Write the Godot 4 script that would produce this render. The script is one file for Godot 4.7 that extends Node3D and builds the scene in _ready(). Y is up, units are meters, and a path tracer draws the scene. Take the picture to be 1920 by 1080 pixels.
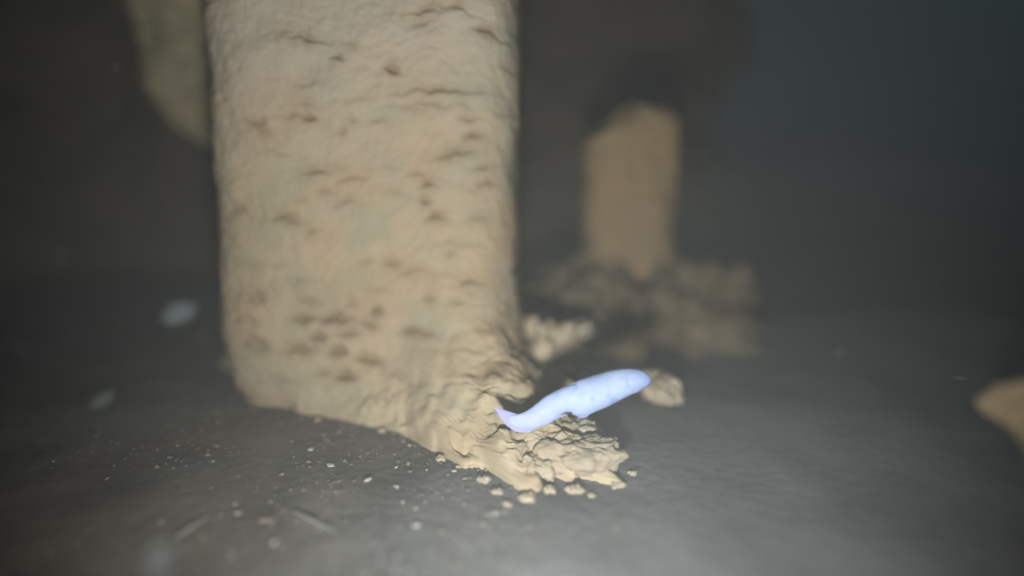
extends Node3D
# A pale fish beside a limestone column in murky, torch-lit cave water.

const PITCH := -10.0          # camera tilt in degrees
const EYE := Vector3(0.0, 0.36, 0.0)
const T := 0.4663             # tan(fov / 2)
var used := {}
var rng := RandomNumberGenerator.new()

# ------------------------------------------------------------------ survey helpers (bearings measured on the photograph -> places)
func bearing(x: float, y: float) -> Vector3:
	var v := Vector3((x - 960.0) / 540.0 * T, (540.0 - y) / 540.0 * T, -1.0)
	return v.rotated(Vector3.RIGHT, deg_to_rad(PITCH))

func at(x: float, y: float, depth: float) -> Vector3:
	return EYE + bearing(x, y) * depth

func on_floor(x: float, y: float, h := 0.0) -> Vector3:
	var b := bearing(x, y)
	return EYE + b * ((h - EYE.y) / b.y)

# ------------------------------------------------------------------ scene helpers
func numbered(called: String) -> String:
	if not used.has(called):
		used[called] = 0
		return called
	used[called] += 1
	return "%s_%03d" % [called, used[called]]

func tag(o: Node, label: String, category: String, group := "") -> Node:
	o.set_meta("label", label)
	o.set_meta("category", category)
	if group:
		o.set_meta("group", group)
	return o

func thing(called: String, where: Vector3, label: String, category: String, group := "") -> Node3D:
	var o := Node3D.new()
	o.name = numbered(called)
	add_child(o)
	o.position = where
	tag(o, label, category, group)
	return o

func obj(called: String, mesh: Mesh, mat: Material, parent: Node = null, where := Vector3.ZERO) -> MeshInstance3D:
	var o := MeshInstance3D.new()
	o.name = called if parent else numbered(called)
	o.mesh = mesh
	o.material_override = mat
	(parent if parent else self).add_child(o, true)
	o.position = where
	return o

func noise(s: int, f: float, octaves := 3, kind := FastNoiseLite.TYPE_SIMPLEX_SMOOTH) -> FastNoiseLite:
	var n := FastNoiseLite.new()
	n.seed = s
	n.frequency = f
	n.noise_type = kind
	n.fractal_octaves = octaves
	if octaves < 2:
		n.fractal_type = FastNoiseLite.FRACTAL_NONE
	return n

# a sheet of nu x nv points (index v * nu + u), closed round u if wrap, as one smooth mesh
func sheet(p: PackedVector3Array, nu: int, nv: int, wrap: bool, cols := PackedColorArray(), outward := true) -> ArrayMesh:
	var idx := PackedInt32Array()
	var nor := PackedVector3Array()
	nor.resize(p.size())
	var last := nu if wrap else nu - 1
	var mid := Vector3.ZERO
	for q in p:
		mid += q
	mid /= p.size()
	var score := 0.0
	for v in nv - 1:
		for u in last:
			var a := v * nu + u
			var b := v * nu + (u + 1) % nu
			var c := a + nu
			var d := b + nu
			var n := (p[d] - p[a]).cross(p[c] - p[b])
			nor[a] += n
			nor[b] += n
			nor[c] += n
			nor[d] += n
			if outward:
				score += n.dot(p[a] - mid)
			else:
				score += n.y
			idx.append_array([a, b, c, b, d, c])
	var s := 1.0 if score > 0.0 else -1.0
	for i in nor.size():
		nor[i] = (nor[i] * s).normalized() if nor[i].length_squared() > 0.0 else Vector3.UP
	if s > 0.0:
		idx.reverse()
	var arr := []
	arr.resize(Mesh.ARRAY_MAX)
	arr[Mesh.ARRAY_VERTEX] = p
	arr[Mesh.ARRAY_NORMAL] = nor
	arr[Mesh.ARRAY_INDEX] = idx
	if cols.size():
		arr[Mesh.ARRAY_COLOR] = cols
	var m := ArrayMesh.new()
	m.add_surface_from_arrays(Mesh.PRIMITIVE_TRIANGLES, arr)
	return m

func material(called: String, rough: float, grain := 0.0, grain_scale := 5.0, spec := 0.3) -> StandardMaterial3D:
	var m := StandardMaterial3D.new()
	m.resource_name = called
	m.vertex_color_use_as_albedo = true
	m.roughness = rough
	m.metallic_specular = spec
	if grain > 0.0:
		m.normal_enabled = true
		m.normal_texture = grain_map
		m.normal_scale = grain
		m.uv1_triplanar = true
		m.uv1_world_triplanar = true
		m.uv1_scale = Vector3.ONE * grain_scale
	return m

var grain_map: Texture2D
var stone_mat: StandardMaterial3D
var silt_mat: StandardMaterial3D
var flake_mat: StandardMaterial3D
var drift_mat: StandardMaterial3D

# a tapered, bent round rod through the given points
func rod(pts: Array, radii: Array, sides := 10, col := Color.WHITE) -> ArrayMesh:
	var p := PackedVector3Array()
	var c := PackedColorArray()
	var n := pts.size()
	for i in n:
		var t: Vector3 = (pts[mini(i + 1, n - 1)] - pts[maxi(i - 1, 0)]).normalized()
		var a := t.cross(Vector3(0.3, 0.2, 1.0)).normalized()
		var b := t.cross(a)
		for k in sides:
			var w := TAU * k / sides
			p.append(pts[i] + (a * cos(w) + b * sin(w)) * radii[i])
			c.append(col)
	return sheet(p, sides, n, true, c)

# ------------------------------------------------------------------ stone
func stone_colour(q: Vector3, warm: float, tint: FastNoiseLite, patch: FastNoiseLite) -> Color:
	var a := clampf(tint.get_noise_3d(q.x, q.y * 2.2, q.z) * 0.9 + 0.5, 0.0, 1.0)
	var b := clampf(patch.get_noise_3d(q.x * 0.7, q.y * 1.6, q.z) * 1.2 + 0.45, 0.0, 1.0)
	var c := Color(0.36, 0.325, 0.235).lerp(Color(0.405, 0.36, 0.285), a)
	c = c.lerp(Color(0.40, 0.31, 0.21), b * 0.45 * warm)
	c = c.lerp(Color(0.33, 0.335, 0.29), clampf(-tint.get_noise_3d(q.z + 7.0, q.x, q.y) * 0.8, 0.0, 0.5))
	return c

# an irregular lump: an ellipsoid broken up by coarse and fine noise
func lump(s: int, size: Vector3, rough: float, freq: float, warm := 1.0, tone := 1.0, nu := 120, nv := 80, flat_bottom := 0.0) -> ArrayMesh:
	var big := noise(s, freq, 2)
	var fine := noise(s + 50, freq * 3.2, 4)
	var tint := noise(s + 90, 7.0, 3)
	var patch := noise(s + 91, 4.0, 2)
	var p := PackedVector3Array()
	var c := PackedColorArray()
	for v in nv:
		var e := PI * (v / float(nv - 1)) - PI / 2.0
		for u in nu:
			var w := TAU * u / nu
			var d := Vector3(cos(e) * cos(w), sin(e), cos(e) * sin(w))
			var q := d * size
			var m := minf(size.x, minf(size.y, size.z))
			var g := 1.0 / pow(pow(absf(d.x), 2.8) + pow(absf(d.y), 2.8) + pow(absf(d.z), 2.8), 1.0 / 2.8)
			q = q * lerpf(1.0, g, 0.7)
			var bump := 1.1 * big.get_noise_3dv(q) + 0.42 * fine.get_noise_3dv(q) + 0.30 * (0.3 - absf(fine.get_noise_3d(q.z + 3.0, q.x * 0.6, q.y * 0.6)))
			q += d * bump * rough * lerpf(m, q.length(), 0.45)
			q.y = maxf(q.y, -size.y * (1.0 - flat_bottom)) if flat_bottom > 0.0 else q.y
			p.append(q)
			var col := stone_colour(q, warm, tint, patch)
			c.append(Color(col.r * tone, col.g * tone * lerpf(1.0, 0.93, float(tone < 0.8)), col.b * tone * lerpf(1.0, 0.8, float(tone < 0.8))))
	return sheet(p, nu, nv, true, c)

# distance from c to the outline in the direction w (seen from above)
func reach(outline: PackedVector2Array, c: Vector2, w: float) -> float:
	var d := Vector2(sin(w), cos(w))
	var best := 0.0
	for i in outline.size():
		var hit = Geometry2D.segment_intersects_segment(c, c + d * 4.0, outline[i], outline[(i + 1) % outline.size()])
		if hit != null:
			best = maxf(best, c.distance_to(hit))
	return best

func build_column() -> void:
	var front := -0.93                       # where the broad face stands
	var a := 0.247
	var b := 0.21
	var c2 := Vector2(-0.242, front - b)
	# where the foot of the column and its skirt of debris meet the silt
	var outline := PackedVector2Array()
	for q in [[408, 655], [424, 690], [466, 712], [508, 738], [555, 768], [600, 775], [655, 783], [700, 791], [752, 800], [790, 818], [822, 836], [858, 848], [890, 856], [905, 868], [918, 893], [940, 916], [955, 932], [985, 934], [1012, 914], [1055, 904], [1110, 907], [1150, 901], [1180, 885], [1150, 866], [1125, 842], [1112, 812], [1100, 785], [1090, 755], [1074, 718], [1050, 688], [1024, 658]]:
		var f := on_floor(q[0], q[1])
		outline.append(Vector2(f.x, f.z))
	outline.append(Vector2(c2.x + 0.34, c2.y - 0.25))
	outline.append(Vector2(c2.x, c2.y - 0.32))
	outline.append(Vector2(c2.x - 0.27, c2.y - 0.22))
	var nu := 560
	var nv := 700
	var top := 1.9
	var ws := PackedFloat32Array()
	var rs := PackedFloat32Array()
	var fs := PackedFloat32Array()
	var xs := PackedFloat32Array()
	for u in nu:
		var k := u / float(nu)               # three quarters of the points on the lit side
		var w := 0.0
		if k < 0.78:
			w = lerpf(-1.75, 1.75, k / 0.78)
		else:
			w = lerpf(1.75, TAU - 1.75, (k - 0.78) / 0.22)
		ws.append(w)
		var r := pow(pow(absf(sin(w)) / a, 5.0) + pow(absf(cos(w)) / b, 5.0), -0.2)
		rs.append(r)
		xs.append(c2.x + r * sin(w))
		fs.append(maxf(reach(outline, c2, w), r * 0.9))
	for pass_ in 3:                          # no knife edges where the outline turns a corner
		var soft := fs.duplicate()
		for u in nu:
			var sum := 0.0
			for e in range(-8, 9):
				sum += fs[posmod(u + e, nu)]
			soft[u] = sum / 17.0
		fs = soft
	var rag := noise(29, 4.5, 3)
	var ys := PackedFloat32Array()
	for v in nv:
		var k := v / float(nv - 1)
		if k < 0.3:
			ys.append(-0.012 + k / 0.3 * 0.092)
		elif k < 0.9:
			ys.append(0.08 + (k - 0.3) / 0.6 * 0.84)
		else:
			ys.append(0.92 + (k - 0.9) / 0.1 * (top - 0.92))
	# small ledges and pits in the face: [x, y, half length, tilt, depth]
	var pits := []
	for q in [
		[560, 78, 55, 8, .8], [618, 112, 14, 25, 1.0], [640, 86, 30, 20, .4], [722, 134, 20, 22, 1.7], [790, 22, 40, -6, 1.0], [845, 14, 30, 18, .9], [815, 10, 25, 8, .7], [905, 60, 34, 20, 1.6], [780, 45, 28, -12, .6],
		[820, 173, 90, 0, .9], [790, 200, 70, 3, .6], [568, 224, 20, 10, 1.3], [540, 218, 40, 2, .6], [556, 196, 30, 6, .5], [470, 240, 35, 40, 1.0], [650, 228, 14, 10, .5], [700, 230, 30, 4, .5],
		[870, 225, 28, -8, .8], [880, 258, 26, -28, 1.1], [845, 292, 60, -10, 1.0], [900, 318, 34, -14, .8], [905, 350, 30, -14, 1.0], [580, 325, 30, 6, 1.0], [650, 335, 30, 2, .6], [510, 290, 50, 4, .4],
		[795, 350, 22, 0, 1.1], [790, 380, 16, -8, 1.1], [810, 412, 26, -6, 1.3], [600, 362, 22, 2, .6], [640, 383, 38, -6, .6], [530, 414, 32, 14, 1.2], [580, 440, 22, -14, .7], [555, 380, 14, 30, .6], [890, 415, 35, -4, .6],
		[430, 398, 26, 30, 1.0], [835, 478, 18, -35, .7], [730, 500, 30, 22, .9], [770, 512, 50, 0, .6], [860, 532, 45, -2, .8], [480, 500, 50, 4, .5], [795, 563, 16, 0, .8], [835, 566, 26, 0, .7], [960, 530, 12, 20, 1.1],
		[470, 562, 24, 42, 1.3], [575, 570, 40, 2, .8], [660, 575, 24, 18, .7], [703, 588, 18, 14, 1.5], [560, 602, 28, 4, 1.7], [625, 603, 48, 1, 1.7], [690, 612, 26, 20, 1.3], [455, 608, 40, 18, .8], [770, 622, 36, 6, 1.2], [880, 608, 40, -6, .7],
		[595, 634, 26, 4, 1.5], [650, 630, 40, 12, 1.1], [475, 650, 42, 34, 1.5], [560, 660, 34, 10, 1.7], [635, 662, 26, 12, 1.9], [690, 678, 40, 10, 1.4], [850, 668, 60, -10, 1.4], [820, 640, 50, -10, .6], [900, 655, 50, -6, .7], [650, 706, 26, 6, 1.8], [610, 702, 30, 0, .8], [960, 664, 25, -4, .8],
		[890, 690, 40, 4, .9], [520, 720, 40, 14, .8], [740, 700, 40, 6, .6], [930, 590, 30, -10, .5], [700, 545, 40, 4, .5], [560, 530, 50, 4, .5]]:
		var e := bearing(q[0], q[1])
		var w := EYE + e * ((front - EYE.z) / e.z)
		var px := 2.0 * T / 1080.0 * absf(front)
		pits.append([w.x, w.y, q[2] * px, -deg_to_rad(q[3]), q[4]])
	rng.seed = 11
	for k in 150:                            # and fainter ones all over, above the picture too
		pits.append([c2.x + rng.randf_range(-0.24, 0.24), rng.randf_range(0.12, 1.6), rng.randf_range(0.008, 0.045), rng.randf_range(-0.3, 0.2), rng.randf_range(0.1, 0.5)])
	var disp := PackedFloat32Array()
	var stain := PackedFloat32Array()
	disp.resize(nu * nv)
	stain.resize(nu * nv)
	var wob := noise(5, 30.0, 2)
	for q in pits:
		var ct: float = cos(q[3])
		var sn: float = sin(q[3])
		for v in nv:
			if absf(ys[v] - q[1]) > 0.03 + q[2] * absf(sn) * 1.5:
				continue
			for u in nu:
				if absf(xs[u] - q[0]) > q[2] * 1.6 or absf(ws[u]) > 1.7:
					continue
				var dx: float = xs[u] - q[0]
				var dy: float = ys[v] - q[1]
				var along: float = (dx * ct + dy * sn) / q[2]
				var t: float = -dx * sn + dy * ct + wob.get_noise_2d(xs[u], ys[v]) * 0.006 + along * along * 0.003
				var fade := exp(-along * along * 1.8)
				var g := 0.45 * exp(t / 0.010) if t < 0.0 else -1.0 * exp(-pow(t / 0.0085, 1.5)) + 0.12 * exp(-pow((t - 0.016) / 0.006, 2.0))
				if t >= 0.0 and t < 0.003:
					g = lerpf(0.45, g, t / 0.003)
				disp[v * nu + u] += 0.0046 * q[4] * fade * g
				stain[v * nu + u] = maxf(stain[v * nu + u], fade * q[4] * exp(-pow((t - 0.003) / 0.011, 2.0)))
	var bed := noise(21, 1.0, 3)
	var swell := noise(22, 5.0, 2)
	var rubble := noise(23, 16.0, 4)
	var crumb := noise(24, 55.0, 3)
	var grit := noise(28, 90.0, 2)
	var stones := noise(30, 26.0, 1, FastNoiseLite.TYPE_CELLULAR)
	var chips := noise(31, 60.0, 1, FastNoiseLite.TYPE_CELLULAR)
	var tint := noise(25, 9.0, 3)
	var patch := noise(26, 5.0, 2)
	var edge := noise(27, 14.0, 3)
	var p := PackedVector3Array()
	var c := PackedColorArray()
	for v in nv:
		var y := ys[v]
		for u in nu:
			var w := ws[u]
			var out := Vector3(sin(w), 0.0, cos(w))
			var wide := fs[u] - rs[u]
			var rise := 0.04 + 0.17 * maxf(wide, 0.0)
			var f := exp(-pow(maxf(y, 0.0) / rise, 1.15))
			wide += maxf(wide, 0.0) * 0.30 * rag.get_noise_2d(w * 2.0, 3.0) * smoothstep(0.05, 0.2, wide) * pow(f, 4.0)   # a ragged edge where it thins out over the silt
			var r := rs[u] * (1.0 - 0.035 * maxf(0.0, y - 0.1)) + wide * f
			var q := Vector3(c2.x + 0.018 * y + out.x * r, y, c2.y + out.z * r)
			# wavy bedding: swells outwards, then breaks off, like weathered scales
			var s := bed.get_noise_3d(q.x * 7.0 + swell.get_noise_3dv(q) * 1.5, q.y * 42.0 + swell.get_noise_3d(q.x, q.z, q.y) * 6.0, q.z * 7.0)
			var d := 0.0010 * s + 0.006 * swell.get_noise_3dv(q * 0.8) + 0.004 * edge.get_noise_3dv(q)
			d += 0.0009 * grit.get_noise_3dv(q)
			d += disp[v * nu + u]
			var loose := clampf(f * 1.5, 0.0, 1.0) * clampf(wide / 0.07, 0.12, 1.0)
			d += loose * (0.012 * rubble.get_noise_3d(q.x, q.y * 1.6, q.z) + 0.003 * crumb.get_noise_3d(q.x, q.y * 1.4, q.z))
			q += out * d
			if y > 0.0:
				q.y += loose * smoothstep(0.0, 0.014, y) * (0.017 * rubble.get_noise_2d(q.z + 4.0, q.x) + 0.004 * crumb.get_noise_2d(q.z + 4.0, q.x) + 0.011 * (-0.35 - stones.get_noise_2d(q.x, q.z)) * smoothstep(-0.1, 0.25, rubble.get_noise_2d(q.x * 0.5, q.z * 0.5) + 0.15) + 0.006 * (-0.35 - chips.get_noise_2d(q.x, q.z)) + 0.001)
			p.append(q)
			var col := stone_colour(q, 1.0, tint, patch) * Color(0.82, 0.775, 0.70)
			var bloom := patch.get_noise_3d(q.y * 1.7 + 9.0, q.x * 1.3, q.z)
			col = col.lerp(Color(0.33, 0.24, 0.165), clampf(bloom * 1.0, 0.0, 0.3))           # rusty film
			col = col.lerp(Color(0.225, 0.235, 0.165), clampf(-bloom * 1.3 - 0.1, 0.0, 0.45))  # thin algae
			col = col.lerp(Color(0.405, 0.39, 0.345), 0.6 * smoothstep(0.25, 0.75, y))      # greyer, cleaner stone higher up
			col = col.lerp(Color(0.30, 0.225, 0.145), 0.7 * clampf(0.35 + patch.get_noise_3d(q.z, q.y * 1.5, q.x * 0.8), 0.0, 1.0) * exp(-pow((y - 0.2) / 0.1, 2.0)) * smoothstep(-0.12, -0.32, q.x))
			col = col.lerp(Color(0.42, 0.365, 0.255), 0.85 * clampf(loose * 1.2, 0.0, 1.0) * (0.55 + 0.9 * tint.get_noise_3d(q.z, q.x, q.y * 3.0)))
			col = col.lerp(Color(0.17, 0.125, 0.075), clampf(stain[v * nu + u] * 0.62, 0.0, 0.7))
			c.append(col)
	for k in 2:                              # closed at the top, far above the picture
		for u in nu:
			var q := p[(nv - 1) * nu + u]
			p.append(q.lerp(Vector3(c2.x, top + 0.05, c2.y), 0.6 if k == 0 else 1.0))
			c.append(Color(0.36, 0.32, 0.24))
	var o := obj("limestone_column", sheet(p, nu, nv + 2, true, c), stone_mat)
	tag(o, "broad pale limestone column with wavy ledges and a crumbling foot, nearest the camera", "rock column")

# a smaller weathered pillar
func pillar(s: int, foot: Vector3, height: float, half: float, slant: float, up := true, shade := Color.WHITE) -> ArrayMesh:
	var nu := 140
	var nv := 150
	var big := noise(s, 5.0, 2)
	var fine := noise(s + 1, 18.0, 4)
	var tint := noise(s + 2, 7.0, 3)
	var patch := noise(s + 3, 4.0, 2)
	var p := PackedVector3Array()
	var c := PackedColorArray()
	for v in nv:
		var k := v / float(nv - 1)
		for u in nu:
			var w := TAU * u / nu
			var h := height * (1.0 + slant * cos(w)) if up else height
			var round := 1.0
			var cap := 0.86 if up else 0.7
			if k > cap:
				round = sqrt(maxf(0.0, 1.0 - pow((k - cap) / (1.0 - cap), 2.2)))
			var r := half * (pow(pow(absf(sin(w)), 3.5) + pow(absf(cos(w)), 3.5), -1.0 / 3.5)) * (1.0 + (0.25 * exp(-k * 9.0) if up else 0.35 * (1.0 - k)))
			var y := lerpf(h * k, height * k, clampf((k - 0.95) / 0.05, 0.0, 1.0))
			var q := Vector3(cos(w) * r, y if up else -y, sin(w) * r)
			var z := q + foot
			var d := 1.0 + 0.10 * big.get_noise_3dv(z) + 0.09 * fine.get_noise_3d(z.x, z.y * 2.0, z.z)
			p.append(Vector3(q.x * d * round, q.y + 0.03 * big.get_noise_3d(z.z, z.x, z.y), q.z * d * round))
			c.append(stone_colour(z, 1.0, tint, patch) * shade)
	return sheet(p, nu, nv, true, c)

func rock(called: String, s: int, where: Vector3, size: Vector3, label: String, category := "rock", rough := 0.5, freq := 9.0, tone := 1.0, turn := Vector3.ZERO, group := "") -> void:
	var o := obj(called, lump(s, size, rough, freq, 1.0, tone), stone_mat, null, where)
	o.rotation = turn
	tag(o, label, category, group)

# ------------------------------------------------------------------ the fish
func build_fish() -> void:
	var deep := 0.775
	var home := at(1100, 742, deep)
	var right := bearing(961, 540) - bearing(960, 540)
	right = right.normalized()
	var fwd := bearing(960, 540).normalized()
	var px := 2.0 * T / 1080.0 * deep
	var root := thing("pale_fish", home, "glowing bluish white eyeless fish swimming up to the right past the column foot", "fish")
	root.basis = Basis(right, right.cross(fwd), -fwd)        # its own x runs to the right, y up, z towards the viewer
	var to := func(x: float, y: float, z := 0.0) -> Vector3: return Vector3((x - 1100.0) * px, (742.0 - y) * px, z * px)
	# spine from the tail root to the snout: [x, y, half height, half thickness, sideways bend]
	var line := [[956, 786, 8, 2.4, 5], [970, 789, 12.5, 3.8, 2], [986, 788.5, 16, 6.5, -1], [1003, 784, 20, 9, -3], [1020, 774.5, 22.5, 11.5, -3], [1036, 762, 23, 13.5, -2], [1052, 753, 22.5, 16, 0], [1068, 748, 26, 18, 2], [1086, 747.5, 32.5, 20, 3], [1104, 740.5, 33, 21, 4], [1124, 733, 32, 21.5, 4], [1144, 725, 30, 21, 3], [1162, 719, 28, 20.5, 2], [1178, 715, 25.5, 19, 1], [1192, 713, 22.5, 17, 0], [1203, 712, 18.5, 14, 0], [1211, 712, 14, 10.5, 0], [1217, 712, 9, 6.5, 0], [1221, 712, 3, 2, 0]]
	var curve := Curve3D.new()
	var size := Curve3D.new()
	for q in line:
		curve.add_point(to.call(q[0], q[1], q[4]))
		size.add_point(Vector3(q[2] * px, q[3] * px, 0.0))
	var n := line.size()
	for i in n:
		var a := curve.get_point_position(maxi(i - 1, 0))
		var b := curve.get_point_position(mini(i + 1, n - 1))
		curve.set_point_in(i, (a - b) / 6.0)
		curve.set_point_out(i, (b - a) / 6.0)
		var e := size.get_point_position(maxi(i - 1, 0))
		var g := size.get_point_position(mini(i + 1, n - 1))
		size.set_point_in(i, (e - g) / 6.0)
		size.set_point_out(i, (g - e) / 6.0)
	var nu := 64
	var nv := 150
	var mot := noise(301, 55.0, 3)
	var mus := noise(302, 30.0, 2)
	var p := PackedVector3Array()
	var c := PackedColorArray()
	for v in nv:
		var t := v / float(nv - 1) * (n - 1)
		var i := mini(int(t), n - 2)
		var o := curve.sample(i, t - i)
		var ahead := curve.sample(mini(int(t + 0.05), n - 2), t + 0.05 - mini(int(t + 0.05), n - 2)) if t + 0.05 < n - 1 else o
		var back := curve.sample(int(maxf(t - 0.05, 0.0)), maxf(t - 0.05, 0.0) - int(maxf(t - 0.05, 0.0)))
		var dir := (ahead - back).normalized()
		var sz := size.sample(i, t - i)
		var upv := Vector3(-dir.y, dir.x, 0.0).normalized()
		var side := Vector3(0, 0, 1)
		for u in nu:
			var w := TAU * u / nu
			var cy := cos(w)
			var cz := sin(w)
			var k := 1.0
			var arc := t - 12.9 - 0.7 * cy * cy + 0.25 * cy
			var gill := exp(-pow(arc / 0.22, 2.0)) - 0.6 * exp(-pow((arc + 0.45) / 0.3, 2.0))
			k -= 0.03 * gill * smoothstep(0.45, 0.9, absf(cz))                                  # gill cover
			k -= 0.10 * exp(-pow((t - 16.2) / 0.8, 2.0)) * exp(-pow((cy + 0.28) / 0.10, 2.0)) * absf(cz)   # mouth
			k -= 0.03 * exp(-pow(cy / 0.07, 2.0)) * (1.0 if t < 13.0 else 0.0)           # lateral line
			k += 0.03 * mus.get_noise_3d(o.x * 3.0, cy * 0.05, cz * 0.05)
			var q := o + upv * cy * sz.x * k + side * cz * sz.y * k
			p.append(q)
			var m := mot.get_noise_3dv(q) * 0.5 + 0.5
			var col := Color(0.215, 0.30, 0.53).lerp(Color(0.34, 0.43, 0.60), clampf(0.55 * m + 0.5 * maxf(cz, 0.0) * cz - 0.12 + 0.2 * mot.get_noise_3dv(q * 1.6), 0.0, 1.0))
			col = col.lerp(Color(0.31, 0.345, 0.60), clampf((7.0 - t) / 6.0, 0.0, 1.0) * 0.7)
			col = col.lerp(Color(0.14, 0.225, 0.52), clampf((t - 12.0) / 5.0, 0.0, 1.0) * 0.6)
			for spot in [[1108, 742, 5.0], [1137, 738, 3.5], [1146, 750, 7.0]]:
				var sp: Vector3 = to.call(spot[0], spot[1])
				var dd: float = Vector2(q.x - sp.x, q.y - sp.y).length() / (spot[2] * px)
				if cz > 0.0:
					col = col.lerp(Color(0.12, 0.20, 0.40), 0.45 * exp(-dd * dd))
			c.append(col)
	var skin := material("fish skin", 0.6, 0.0, 1.0, 0.3)
	skin.subsurf_scatter_enabled = true
	skin.subsurf_scatter_strength = 0.15
	obj("body", sheet(p, nu, nv, true, c), skin, root)
	# fins: thin membranes with raised rays, each a closed blade
	var membrane := material("fin membrane", 0.5, 0.0, 1.0, 0.5)
	membrane.backlight_enabled = true
	membrane.backlight = Color(0.55, 0.55, 0.6)
	var fin := func(called: String, base: Array, tips: Array, z0: float, z1: float, rays: int) -> void:
		var fp := PackedVector3Array()
		var fc := PackedColorArray()
		var across := rays * 4 + 1
		var along := 10
		for j in along:
			var s := j / float(along - 1)
			for face in [1.0, -1.0]:
				for k in across:
					var kk := k if face > 0.0 else across - 1 - k
					var f := kk / float(across - 1)
					var pick := func(list: Array) -> Vector3:
						var e: float = f * (list.size() - 1)
						var ei := mini(int(e), list.size() - 2)
						return to.call(lerpf(list[ei][0], list[ei + 1][0], e - ei), lerpf(list[ei][1], list[ei + 1][1], e - ei))
					var q: Vector3 = pick.call(base).lerp(pick.call(tips), s)
					var thick := (0.9 - 0.6 * s) * (0.7 + 0.3 * cos(f * rays * TAU))
					if kk == 0 or kk == across - 1:
						thick *= 0.2
					q.z = (lerpf(z0, z1, s) + face * thick + 1.6 * sin(f * 5.0) * s) * px
					fp.append(q)
					fc.append(Color(0.25, 0.28, 0.54).lerp(Color(0.28, 0.29, 0.54), s))
		obj(called, sheet(fp, across * 2, along, true, fc), membrane, root)
	fin.call("tail_fin", [[978, 779], [984, 789], [1006, 803]], [[926, 762], [940, 783], [951, 797], [966, 808], [990, 811]], -1.0, 6.0, 9)
	fin.call("dorsal_fin", [[1052, 734], [1082, 721], [1108, 712]], [[1044, 735], [1066, 722], [1092, 711]], 1.0, 2.0, 9)
	fin.call("anal_fin", [[1036, 785], [1052, 779], [1068, 776]], [[1022, 797], [1036, 789], [1052, 783]], -1.0, 0.0, 6)
	fin.call("pelvic_fin", [[1112, 769], [1104, 773], [1098, 775]], [[1098, 780], [1088, 782], [1080, 780]], 9.0, 11.0, 5)
	fin.call("pectoral_fin", [[1158, 726], [1156, 733], [1153, 739]], [[1128, 735], [1118, 744], [1124, 753]], 19.5, 23.0, 6)

# ------------------------------------------------------------------ ground
var floor_big: FastNoiseLite
var floor_mid: FastNoiseLite
var floor_fine: FastNoiseLite

func floor_y(x: float, z: float) -> float:
	var r := Vector2(x, z + 0.75).length()
	return -0.006 + (0.0035 * floor_mid.get_noise_2d(x, z) + 0.0009 * floor_fine.get_noise_2d(x, z)) * exp(-r / 3.0) + 0.02 * floor_big.get_noise_2d(x, z) * (1.0 - exp(-r))

func build_floor() -> void:
	var nu := 480
	var nv := 470
	var tint := noise(404, 6.0, 4)
	var fleck := noise(405, 45.0, 3)
	var p := PackedVector3Array()
	var c := PackedColorArray()
	for v in nv:
		var r := 0.02 * exp(v / float(nv - 1) * log(80.0 / 0.02))
		for u in nu:
			var w := TAU * u / nu
			var x := cos(w) * r
			var z := sin(w) * r - 0.75
			p.append(Vector3(x, floor_y(x, z), z))
			var t := clampf(tint.get_noise_2d(x, z) * 0.9 + 0.5 + 0.35 * fleck.get_noise_2d(x, z), 0.0, 1.0)
			var col := Color(0.085, 0.070, 0.054).lerp(Color(0.155, 0.135, 0.108), t)
			col = col.lerp(Color(0.100, 0.110, 0.118).lerp(Color(0.160, 0.170, 0.177), t), smoothstep(-0.55, 0.15, x + 0.25 * tint.get_noise_2d(z * 0.4, x * 0.4)))
			c.append(col)
	var o := obj("ground", sheet(p, nu, nv, true, c, false), silt_mat)
	o.set_meta("kind", "structure")

func build_cave_wall() -> void:
	# the dark rock at the back: it bends round on the left and ends in open water on the right
	var nu := 240
	var nv := 130
	var big := noise(501, 0.9, 3)
	var mid := noise(502, 3.5, 4)
	var tint := noise(503, 2.0, 3)
	var path := Curve3D.new()
	for q in [Vector3(-2.2, 0, 1.0), Vector3(-2.25, 0, -1.0), Vector3(-1.9, 0, -2.5), Vector3(-0.9, 0, -2.9), Vector3(0.1, 0, -2.75), Vector3(0.85, 0, -2.9), Vector3(1.25, 0, -3.6), Vector3(1.3, 0, -5.5)]:
		path.add_point(q)
	var p := PackedVector3Array()
	var c := PackedColorArray()
	var full := path.get_baked_length()
	for v in nv:
		var k := v / float(nv - 1)
		for u in nu:
			var e := u / float(nu - 1) * full
			var q := path.sample_baked(e)
			var ahead := path.sample_baked(minf(e + 0.1, full)) - path.sample_baked(maxf(e - 0.1, 0.0))
			var out := Vector3(-ahead.z, 0.0, ahead.x).normalized()
			q.y = -0.15 + k * 3.4
			var lean := -0.25 * k * k * 3.0 * clampf((e - full * 0.6) / (full * 0.3), 0.0, 1.0)
			q += out * (0.35 * big.get_noise_3d(q.x, q.y * 1.2, q.z) + 0.16 * mid.get_noise_3d(q.x, q.y * 1.7, q.z) + lean + 0.2 * exp(-k * 9.0))
			p.append(q)
			c.append(Color(0.14, 0.104, 0.068).lerp(Color(0.19, 0.148, 0.102), tint.get_noise_3dv(q) * 0.5 + 0.5))
	var o := obj("cave_wall", sheet(p, nu, nv, false, c), stone_mat)
	o.set_meta("kind", "structure")

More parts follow.
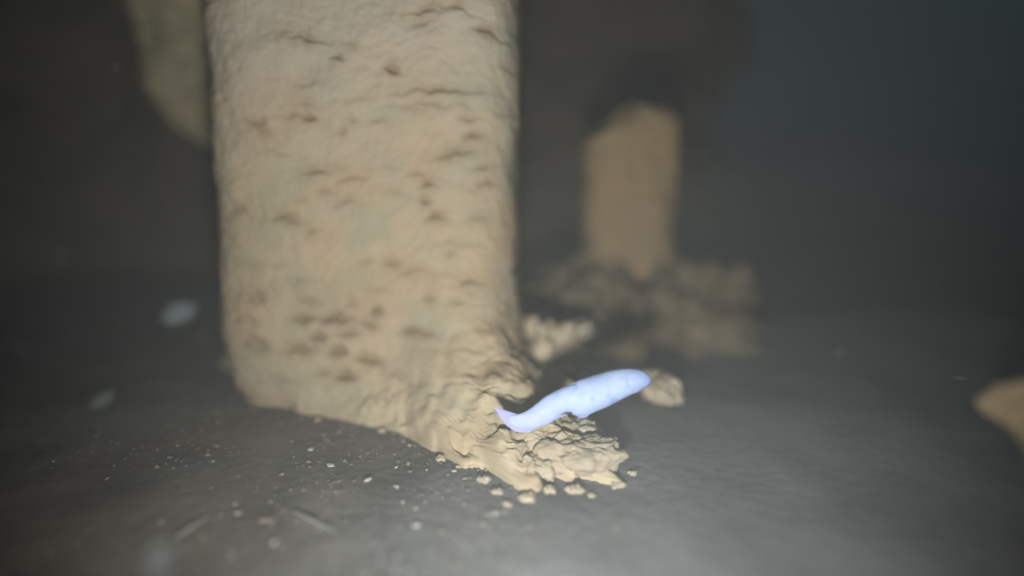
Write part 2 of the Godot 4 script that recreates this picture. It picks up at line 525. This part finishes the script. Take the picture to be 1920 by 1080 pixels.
# loose grains and crumbs of stone that nobody could count, thickest near the foot of the column
func build_grains() -> void:
	var r := RandomNumberGenerator.new()
	r.seed = 77
	var drift := noise(78, 6.0, 2)
	var where: Array[Transform3D] = []
	var tints: Array[Color] = []
	while where.size() < 3000:
		var x := r.randfn(-0.22, 0.26)
		var z := -0.78 + r.randfn(0.0, 0.24)
		if x > 0.10 + 0.05 * r.randf() or r.randf() > 0.25 + 1.6 * drift.get_noise_2d(x, z) + 0.35 * exp(-pow((x + 0.1) / 0.25, 2.0)):
			continue
		var s := 0.0005 + 0.0022 * pow(r.randf(), 4.0)
		var b := Basis.from_euler(Vector3(r.randf_range(-0.5, 0.5), r.randf_range(0, 6.2), r.randf_range(-0.5, 0.5))).scaled_local(Vector3(s * 1.3, s * 0.6, s))
		where.append(Transform3D(b, Vector3(x, floor_y(x, z) + s * 0.2, z)))
		var k := r.randf()
		tints.append(Color(0.09, 0.08, 0.065).lerp(Color(0.24, 0.225, 0.19), k * k))
	var mm := MultiMesh.new()
	mm.transform_format = MultiMesh.TRANSFORM_3D
	mm.use_colors = true
	mm.mesh = flake_mesh(720, 1.1, Color.WHITE)
	mm.instance_count = where.size()
	for i in where.size():
		mm.set_instance_transform(i, where[i])
		mm.set_instance_color(i, tints[i])
	var o := MultiMeshInstance3D.new()
	o.name = "gravel"
	o.multimesh = mm
	o.material_override = flake_mat
	add_child(o)
	o.set_meta("kind", "stuff")
	tag(o, "fine loose grit and crumbs of stone strewn over the silt", "gravel")

# ------------------------------------------------------------------ torch that lights the place, on its stand beside the camera
func build_torch(where: Vector3, aim: Vector3, energy: float) -> void:
	var root := thing("dive_torch", Vector3(where.x, 0.0, where.z), "black dive torch on a small tripod standing on the silt", "torch")
	var metal := StandardMaterial3D.new()
	metal.albedo_color = Color(0.12, 0.12, 0.13)
	metal.roughness = 0.5
	metal.metallic = 0.6
	var dir := (aim - where).normalized()
	var turn := Basis.looking_at(dir)
	var local := Vector3(0.0, where.y, 0.0)
	var lathe := func(called: String, prof: Array) -> void:
		var p := PackedVector3Array()
		for q in prof:
			for k in 28:
				p.append(local + turn * Vector3(cos(TAU * k / 28.0) * q[0], sin(TAU * k / 28.0) * q[0], q[1]))
		obj(called, sheet(p, 28, prof.size(), true), metal, root)
	lathe.call("body", [[0.0, 0.16], [0.014, 0.16], [0.016, 0.155], [0.016, 0.05], [0.018, 0.045], [0.018, 0.040], [0.0, 0.040]])
	lathe.call("torch_head", [[0.016, 0.041], [0.026, 0.022], [0.027, 0.004], [0.025, 0.0], [0.022, 0.002], [0.016, 0.02], [0.0, 0.024]])
	var glow := StandardMaterial3D.new()
	glow.albedo_color = Color(0.9, 0.9, 0.9)
	glow.emission_enabled = true
	glow.emission = Color(1.0, 0.97, 0.92)
	glow.emission_energy_multiplier = 4.0
	var bulb := SphereMesh.new()
	bulb.radius = 0.012
	bulb.height = 0.024
	obj("bulb", bulb, glow, root, local + dir * -0.006)
	for k in 3:
		var w := TAU * k / 3.0 + 0.4
		obj("leg", rod([Vector3(0, where.y - 0.02, 0) - dir * 0.06, Vector3(cos(w) * 0.06, 0.0, sin(w) * 0.06) - Vector3(dir.x, 0, dir.z) * 0.06], [0.005, 0.004]), metal, root)
	var lamp := SpotLight3D.new()
	lamp.name = "torch_beam"
	add_child(lamp)
	lamp.position = where + dir * 0.032
	lamp.basis = turn
	lamp.light_energy = energy
	lamp.light_color = Color(1.0, 0.985, 0.955)
	lamp.light_size = 0.028
	lamp.spot_angle = 58.0
	lamp.spot_angle_attenuation = 1.0
	lamp.spot_range = 20.0
	lamp.spot_attenuation = 2.0
	lamp.shadow_enabled = true

# ------------------------------------------------------------------ drifting and settled specks
func flake_mesh(s: int, rough := 0.5, col := Color(0.42, 0.42, 0.40)) -> ArrayMesh:
	var n := noise(s, 1.1, 2)
	var p := PackedVector3Array()
	var c := PackedColorArray()
	for v in 9:
		var e := PI * v / 8.0 - PI / 2.0
		for u in 14:
			var w := TAU * u / 14.0
			var d := Vector3(cos(e) * cos(w), sin(e), cos(e) * sin(w))
			p.append(d * (1.0 + rough * n.get_noise_3dv(d * 1.4)))
			c.append(col)
	return sheet(p, 14, 9, true, c)

func speck(called: String, mesh: Mesh, where: Vector3, size: Vector3, turn: Vector3, label: String, category: String, group := "") -> void:
	var o := obj(called, mesh, drift_mat if called == "drifting_flake" else flake_mat, null, where)
	o.basis = Basis.from_euler(turn).scaled_local(size)
	tag(o, label, category, group)

func _ready() -> void:
	# ---------------- camera
	var cam := Camera3D.new()
	cam.name = "camera"
	add_child(cam)
	cam.position = EYE
	cam.rotation_degrees = Vector3(PITCH, 0, 0)
	cam.fov = 50.0
	cam.near = 0.02
	cam.far = 300.0
	var lens := CameraAttributesPhysical.new()
	lens.frustum_focal_length = 12.0 / T
	lens.frustum_focus_distance = 0.80
	lens.frustum_near = 0.02
	lens.frustum_far = 300.0
	lens.exposure_aperture = 0.5
	cam.attributes = lens
	cam.current = true
	# ---------------- the water far away and what little daylight reaches down here
	var world := WorldEnvironment.new()
	world.name = "world"
	var env := Environment.new()
	env.background_mode = Environment.BG_SKY
	var sky := Sky.new()
	var psm := ProceduralSkyMaterial.new()
	psm.sky_top_color = Color(0.015, 0.027, 0.032).linear_to_srgb()
	psm.sky_horizon_color = Color(0.012, 0.022, 0.026).linear_to_srgb()
	psm.ground_horizon_color = Color(0.012, 0.022, 0.026).linear_to_srgb()
	psm.ground_bottom_color = Color(0.02, 0.029, 0.033).linear_to_srgb()
	psm.sun_angle_max = 1.0
	sky.sky_material = psm
	env.sky = sky
	env.tonemap_mode = Environment.TONE_MAPPER_LINEAR
	env.tonemap_exposure = 1.0
	env.sdfgi_enabled = true
	env.ssao_enabled = true
	env.ssil_enabled = true
	env.fog_enabled = true
	env.fog_density = 0.052
	env.volumetric_fog_enabled = true      # only for the clouds of stirred silt below
	env.volumetric_fog_density = 0.0
	env.fog_light_color = Color(0.945, 0.98, 0.99)
	world.environment = env
	add_child(world)
	var sun := DirectionalLight3D.new()
	sun.name = "sun"
	sun.light_energy = 0.012
	sun.light_color = Color(0.85, 0.95, 1.0)
	sun.light_angular_distance = 20.0
	sun.rotation_degrees = Vector3(-70, 25, 0)
	sun.shadow_enabled = true
	add_child(sun)
	floor_big = noise(401, 1.3, 2)
	floor_mid = noise(402, 4.0, 2)
	floor_fine = noise(403, 38.0, 3)
	# ---------------- materials
	var gn := NoiseTexture2D.new()
	gn.width = 512
	gn.height = 512
	gn.seamless = true
	gn.as_normal_map = true
	gn.bump_strength = 6.0
	gn.noise = noise(77, 0.02, 5)
	grain_map = gn
	stone_mat = material("limestone", 0.95, 0.35, 5.0, 0.15)
	silt_mat = material("silt", 1.0, 0.25, 6.0, 0.1)
	flake_mat = material("flake", 0.8, 0.0, 1.0, 0.3)
	drift_mat = material("drifting flake", 0.8, 0.0, 1.0, 0.3)
	drift_mat.transparency = BaseMaterial3D.TRANSPARENCY_ALPHA
	drift_mat.albedo_color = Color(1, 1, 1, 0.08)
	# ---------------- the torch
	build_torch(Vector3(-0.01, 0.16, -0.02), at(985, 380, 1.0), 1.17)
	# ---------------- setting
	build_floor()
	build_cave_wall()
	# ---------------- rocks
	build_column()
	var shelf := at(1185, 640, 1.50)
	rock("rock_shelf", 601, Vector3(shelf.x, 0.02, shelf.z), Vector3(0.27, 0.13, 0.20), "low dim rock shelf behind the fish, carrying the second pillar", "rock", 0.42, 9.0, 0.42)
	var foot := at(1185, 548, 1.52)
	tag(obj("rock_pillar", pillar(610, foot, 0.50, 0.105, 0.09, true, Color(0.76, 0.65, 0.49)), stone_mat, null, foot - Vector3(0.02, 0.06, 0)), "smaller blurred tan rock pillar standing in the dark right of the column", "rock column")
	var hang := at(455, -60, 1.6)
	tag(obj("hanging_rock", pillar(620, hang, 0.60, 0.20, 0.0, false, Color(1.0, 1.02, 0.9)), stone_mat, null, hang + Vector3(0.02, 0.12, 0)), "blurred grey green rock hanging down left of the column", "rock")
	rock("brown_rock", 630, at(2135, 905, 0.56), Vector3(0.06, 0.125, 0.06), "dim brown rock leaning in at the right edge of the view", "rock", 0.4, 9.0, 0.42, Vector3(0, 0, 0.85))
	rock("rubble_rock", 640, at(1046, 640, 1.10), Vector3(0.062, 0.032, 0.05), "pale jagged rubble against the right foot of the column", "rock", 0.7, 18.0)
	rock("rubble_rock", 641, at(1100, 615, 1.28), Vector3(0.06, 0.032, 0.05), "grey lump of rubble on the left end of the rock shelf", "rock", 0.6, 18.0, 0.75)
	rock("rubble_rock", 642, at(1325, 622, 1.42), Vector3(0.085, 0.05, 0.08), "dim flat topped rock at the right end of the rock shelf", "rock", 0.5, 12.0, 0.75)
	rock("rubble_rock", 643, at(1238, 728, 1.0), Vector3(0.032, 0.019, 0.04), "small tan rock just below the head of the fish", "rock", 0.5, 25.0)
	rock("rubble_rock", 644, on_floor(1095, 885) + Vector3(0, 0.014, -0.02), Vector3(0.058, 0.019, 0.034), "tan crumbling ledge under the fish, reaching right over the silt", "rock", 0.42, 20.0, 0.81, Vector3(0, 0.1, 0.05))
	rock("rubble_rock", 645, on_floor(1000, 886) + Vector3(0, 0.008, 0), Vector3(0.024, 0.012, 0.018), "knobbly pale stone at the tip of the debris below the tail of the fish", "rock", 0.55, 34.0, 0.9)
	rock("rubble_rock", 646, on_floor(1085, 845) + Vector3(0, 0.016, -0.02), Vector3(0.030, 0.018, 0.026), "rounded pale boulder directly under the belly of the fish", "rock", 0.4, 26.0, 0.9)
	for q in [[596, 782, 5], [716, 800, 6], [826, 852, 8], [884, 866, 7], [908, 893, 9], [932, 916, 7], [990, 928, 10], [1032, 912, 8], [1078, 912, 11], [1158, 900, 9], [1186, 880, 6], [860, 868, 4], [952, 940, 5], [1110, 920, 5], [1130, 838, 9], [1060, 802, 9]]:
		var w := on_floor(q[0], q[1])
		var s: float = q[2] * 2.0 * T / 1080.0 * 0.8
		w.y = floor_y(w.x, w.z) + s * 0.3
		var o := obj("loose_stone", lump(660 + int(q[0]), Vector3(s * 1.3, s * 0.7, s), 0.7, 0.9 / s, 1.0, 0.9, 28, 18), stone_mat, null, w)
		var size := "larger" if q[2] > 7 else "tiny"
		var spot := "in front of the broad column, left of the fish tail" if q[0] < 870 else ("at the tip of the debris, below the fish tail" if q[0] < 1020 else "at the right tip of the debris, below the fish belly")
		tag(o, "%s loose tan stone lying %s" % [size, spot], "stone", "%s loose stones %s" % [size, spot])
	build_grains()
	# ---------------- the fish
	build_fish()
	# ---------------- specks
	var pale := [flake_mesh(701, 1.1), flake_mesh(702, 1.2), flake_mesh(703, 1.0)]
	var blue := flake_mesh(704, 0.6, Color(0.26, 0.34, 0.37))
	var pink := flake_mesh(705, 0.6, Color(0.22, 0.17, 0.15))
	var px := 2.0 * T / 1080.0
	speck("drifting_flake", blue, at(335, 586, 0.60), Vector3(33, 19, 20) * px * 0.6, Vector3(0, 0, 0.5), "large pale blue blurred flake drifting left of the column foot", "flake")
	speck("drifting_flake", blue, at(191, 750, 0.62), Vector3(27, 10, 12) * px * 0.62, Vector3(0, 0, 0.6), "slim pale blue flake drifting far left above the silt", "flake")
	speck("drifting_flake", blue, at(301, 1032, 0.46), Vector3(19, 13, 12) * px * 0.46, Vector3(0, 0, -0.3), "upper of two bluish flakes at the bottom left", "flake")
	speck("drifting_flake", blue, at(294, 1066, 0.46), Vector3(21, 18, 14) * px * 0.46, Vector3(0, 0, 0.5), "lower of two bluish flakes at the bottom left", "flake")
	speck("drifting_flake", blue, at(1800, 709, 0.80), Vector3(14, 3, 4) * px * 0.8, Vector3(0, 0, -0.1), "thin faint streak of a flake drifting left of the brown rock", "flake")
	speck("settled_flake", pale[0], on_floor(690, 899, -0.003), Vector3(7, 2.2, 4) * px * 0.72, Vector3(0, 0.5, 0.3), "brightest white flake lying on the silt below the column", "flake")
	speck("settled_flake", pale[1], on_floor(514, 1017, -0.003), Vector3(5, 3, 4) * px * 0.6, Vector3(0, 0.2, 0.9), "white upright flake lower left on the silt", "flake")
	speck("settled_flake", pale[2], on_floor(780, 984, -0.003), Vector3(8, 2, 6) * px * 0.62, Vector3(0, 0.2, 0.1), "broad whitish flake in the middle of the flake cluster", "flake")
	speck("settled_flake", pink, on_floor(500, 974, -0.004), Vector3(20, 3, 9) * px * 0.62, Vector3(0, 0.1, 0.0), "dull pinkish pebble on the silt between twig and white flakes", "pebble")
	speck("settled_flake", pale[0], on_floor(446, 962, -0.003), Vector3(8, 2, 5) * px * 0.63, Vector3(0, -0.3, 0.1), "pale forked flake left of the pinkish pebble", "flake")
	var wood := Color(0.26, 0.26, 0.25)
	for q in [[[553, 960], [590, 978], [628, 996], 3.2, "pale straight twig lying on the silt below the column"], [[846, 996], [866, 1014], [886, 1034], 1.8, "thin faint twig lying on the silt at the bottom"], [[330, 1008], [355, 990], [392, 966], 3.0, "dim twig slanting up from the bluish flakes"]]:
		var pts := []
		var mid := on_floor(q[1][0], q[1][1], -0.003)
		for k in 3:
			pts.append(on_floor(q[k][0], q[k][1], -0.003 + (0.002 if k == 1 else 0.0)) - mid)
		var r: float = q[3] * px * 0.62
		var o := obj("twig", rod(pts, [r * 0.8, r, r * 0.4], 8, wood), flake_mat, null, mid)
		tag(o, q[4], "twig")
	rng.seed = 29
	var dull := [flake_mesh(711, 1.0, Color(0.30, 0.29, 0.26)), flake_mesh(712, 1.1, Color(0.36, 0.36, 0.34))]
	var spots := [[713, 1035, 5], [745, 1043, 6], [809, 1041, 4], [432, 1030, 4], [800, 879, 4], [852, 883, 7], [620, 873, 9], [582, 841, 8], [547, 827, 4], [768, 833, 7], [737, 822, 4], [743, 873, 6], [743, 910, 7], [755, 940, 7], [780, 952, 7], [798, 940, 4], [741, 1067, 6], [766, 1069, 6], [929, 966, 8], [870, 945, 7], [380, 634, 8], [42, 652, 9], [526, 1022, 4], [840, 890, 4]]
	for k in 120:
		var x := rng.randfn(700.0, 190.0)
		var y := 1080.0 - absf(rng.randfn(0.0, 120.0))
		if x > 330 and x < 1010 and y > 770.0 + maxf(0.0, x - 560.0) * 0.36 and y < 1075.0:
			spots.append([x, y, rng.randf_range(1.2, 3.2)])
	for q in spots:
		var w := on_floor(q[0], q[1], -0.006)
		var d := (w - EYE).length()
		var s: float = q[2] * px * d * 0.7
		var flat := s * rng.randf_range(0.25, 0.45)
		w.y = floor_y(w.x, w.z) + flat * 0.35
		var area := "above the twigs, close under the column" if q[1] < 925 else ("between the twigs, at the bottom" if q[0] > 640 else "left of the white flakes, low down")
		var bright: bool = q[2] > 4.5 or rng.randf() < 0.25
		speck("silt_speck", pale[rng.randi() % 3] if bright else dull[rng.randi() % 2], w, Vector3(s, flat, s * rng.randf_range(0.4, 1.0)), Vector3(rng.randf_range(-0.3, 0.3), rng.randf_range(0, 6), rng.randf_range(-0.3, 0.3)), ("tiny whitish speck on the silt " if bright else "tiny dull speck on the silt ") + area, "speck", ("white specks " if bright else "dull specks ") + area)
	var faint := flake_mesh(713, 0.9, Color(0.40, 0.42, 0.40))
	for k in 30:
		var x := rng.randf_range(30.0, 1890.0)
		var y := rng.randf_range(30.0, 1000.0)
		var d := rng.randf_range(0.45, 0.66)
		if (x > 360 and x < 1260) or y > 640.0 and d > 0.75:
			continue
		var s: float = rng.randf_range(1.0, 3.2) * px * d
		speck("drifting_flake", faint, at(x, y, d), Vector3(s * 1.6, s, s), Vector3(rng.randf_range(-1, 1), 0, rng.randf_range(-1, 1)), "faint mote drifting in the dark water left of the column" if x < 800 else "faint mote drifting in the dark water on the right", "mote", "motes drifting left of the column" if x < 800 else "motes drifting on the right")
	# ---------------- clouds of stirred silt hanging in the water
	for q in [[Vector3(0.42, 0.10, -0.55), Vector3(0.75, 0.26, 0.60), 0.07], [Vector3(0.20, 0.07, -0.48), Vector3(0.60, 0.18, 0.40), 0.12], [Vector3(0.55, 0.22, -1.05), Vector3(0.9, 0.36, 0.5), 0.05], [Vector3(0.28, 0.25, -1.42), Vector3(0.62, 0.40, 0.34), 0.22]]:
		var puff := FogVolume.new()
		puff.name = numbered("silt_cloud")
		puff.shape = RenderingServer.FOG_VOLUME_SHAPE_ELLIPSOID
		puff.size = q[1]
		puff.position = q[0]
		var fm := FogMaterial.new()
		fm.density = q[2]
		fm.albedo = Color(0.93, 0.97, 0.98)
		puff.material = fm
		add_child(puff)
		puff.set_meta("kind", "stuff")
		tag(puff, "faint pale cloud of stirred silt hanging in the water", "silt cloud", "silt clouds in the water")
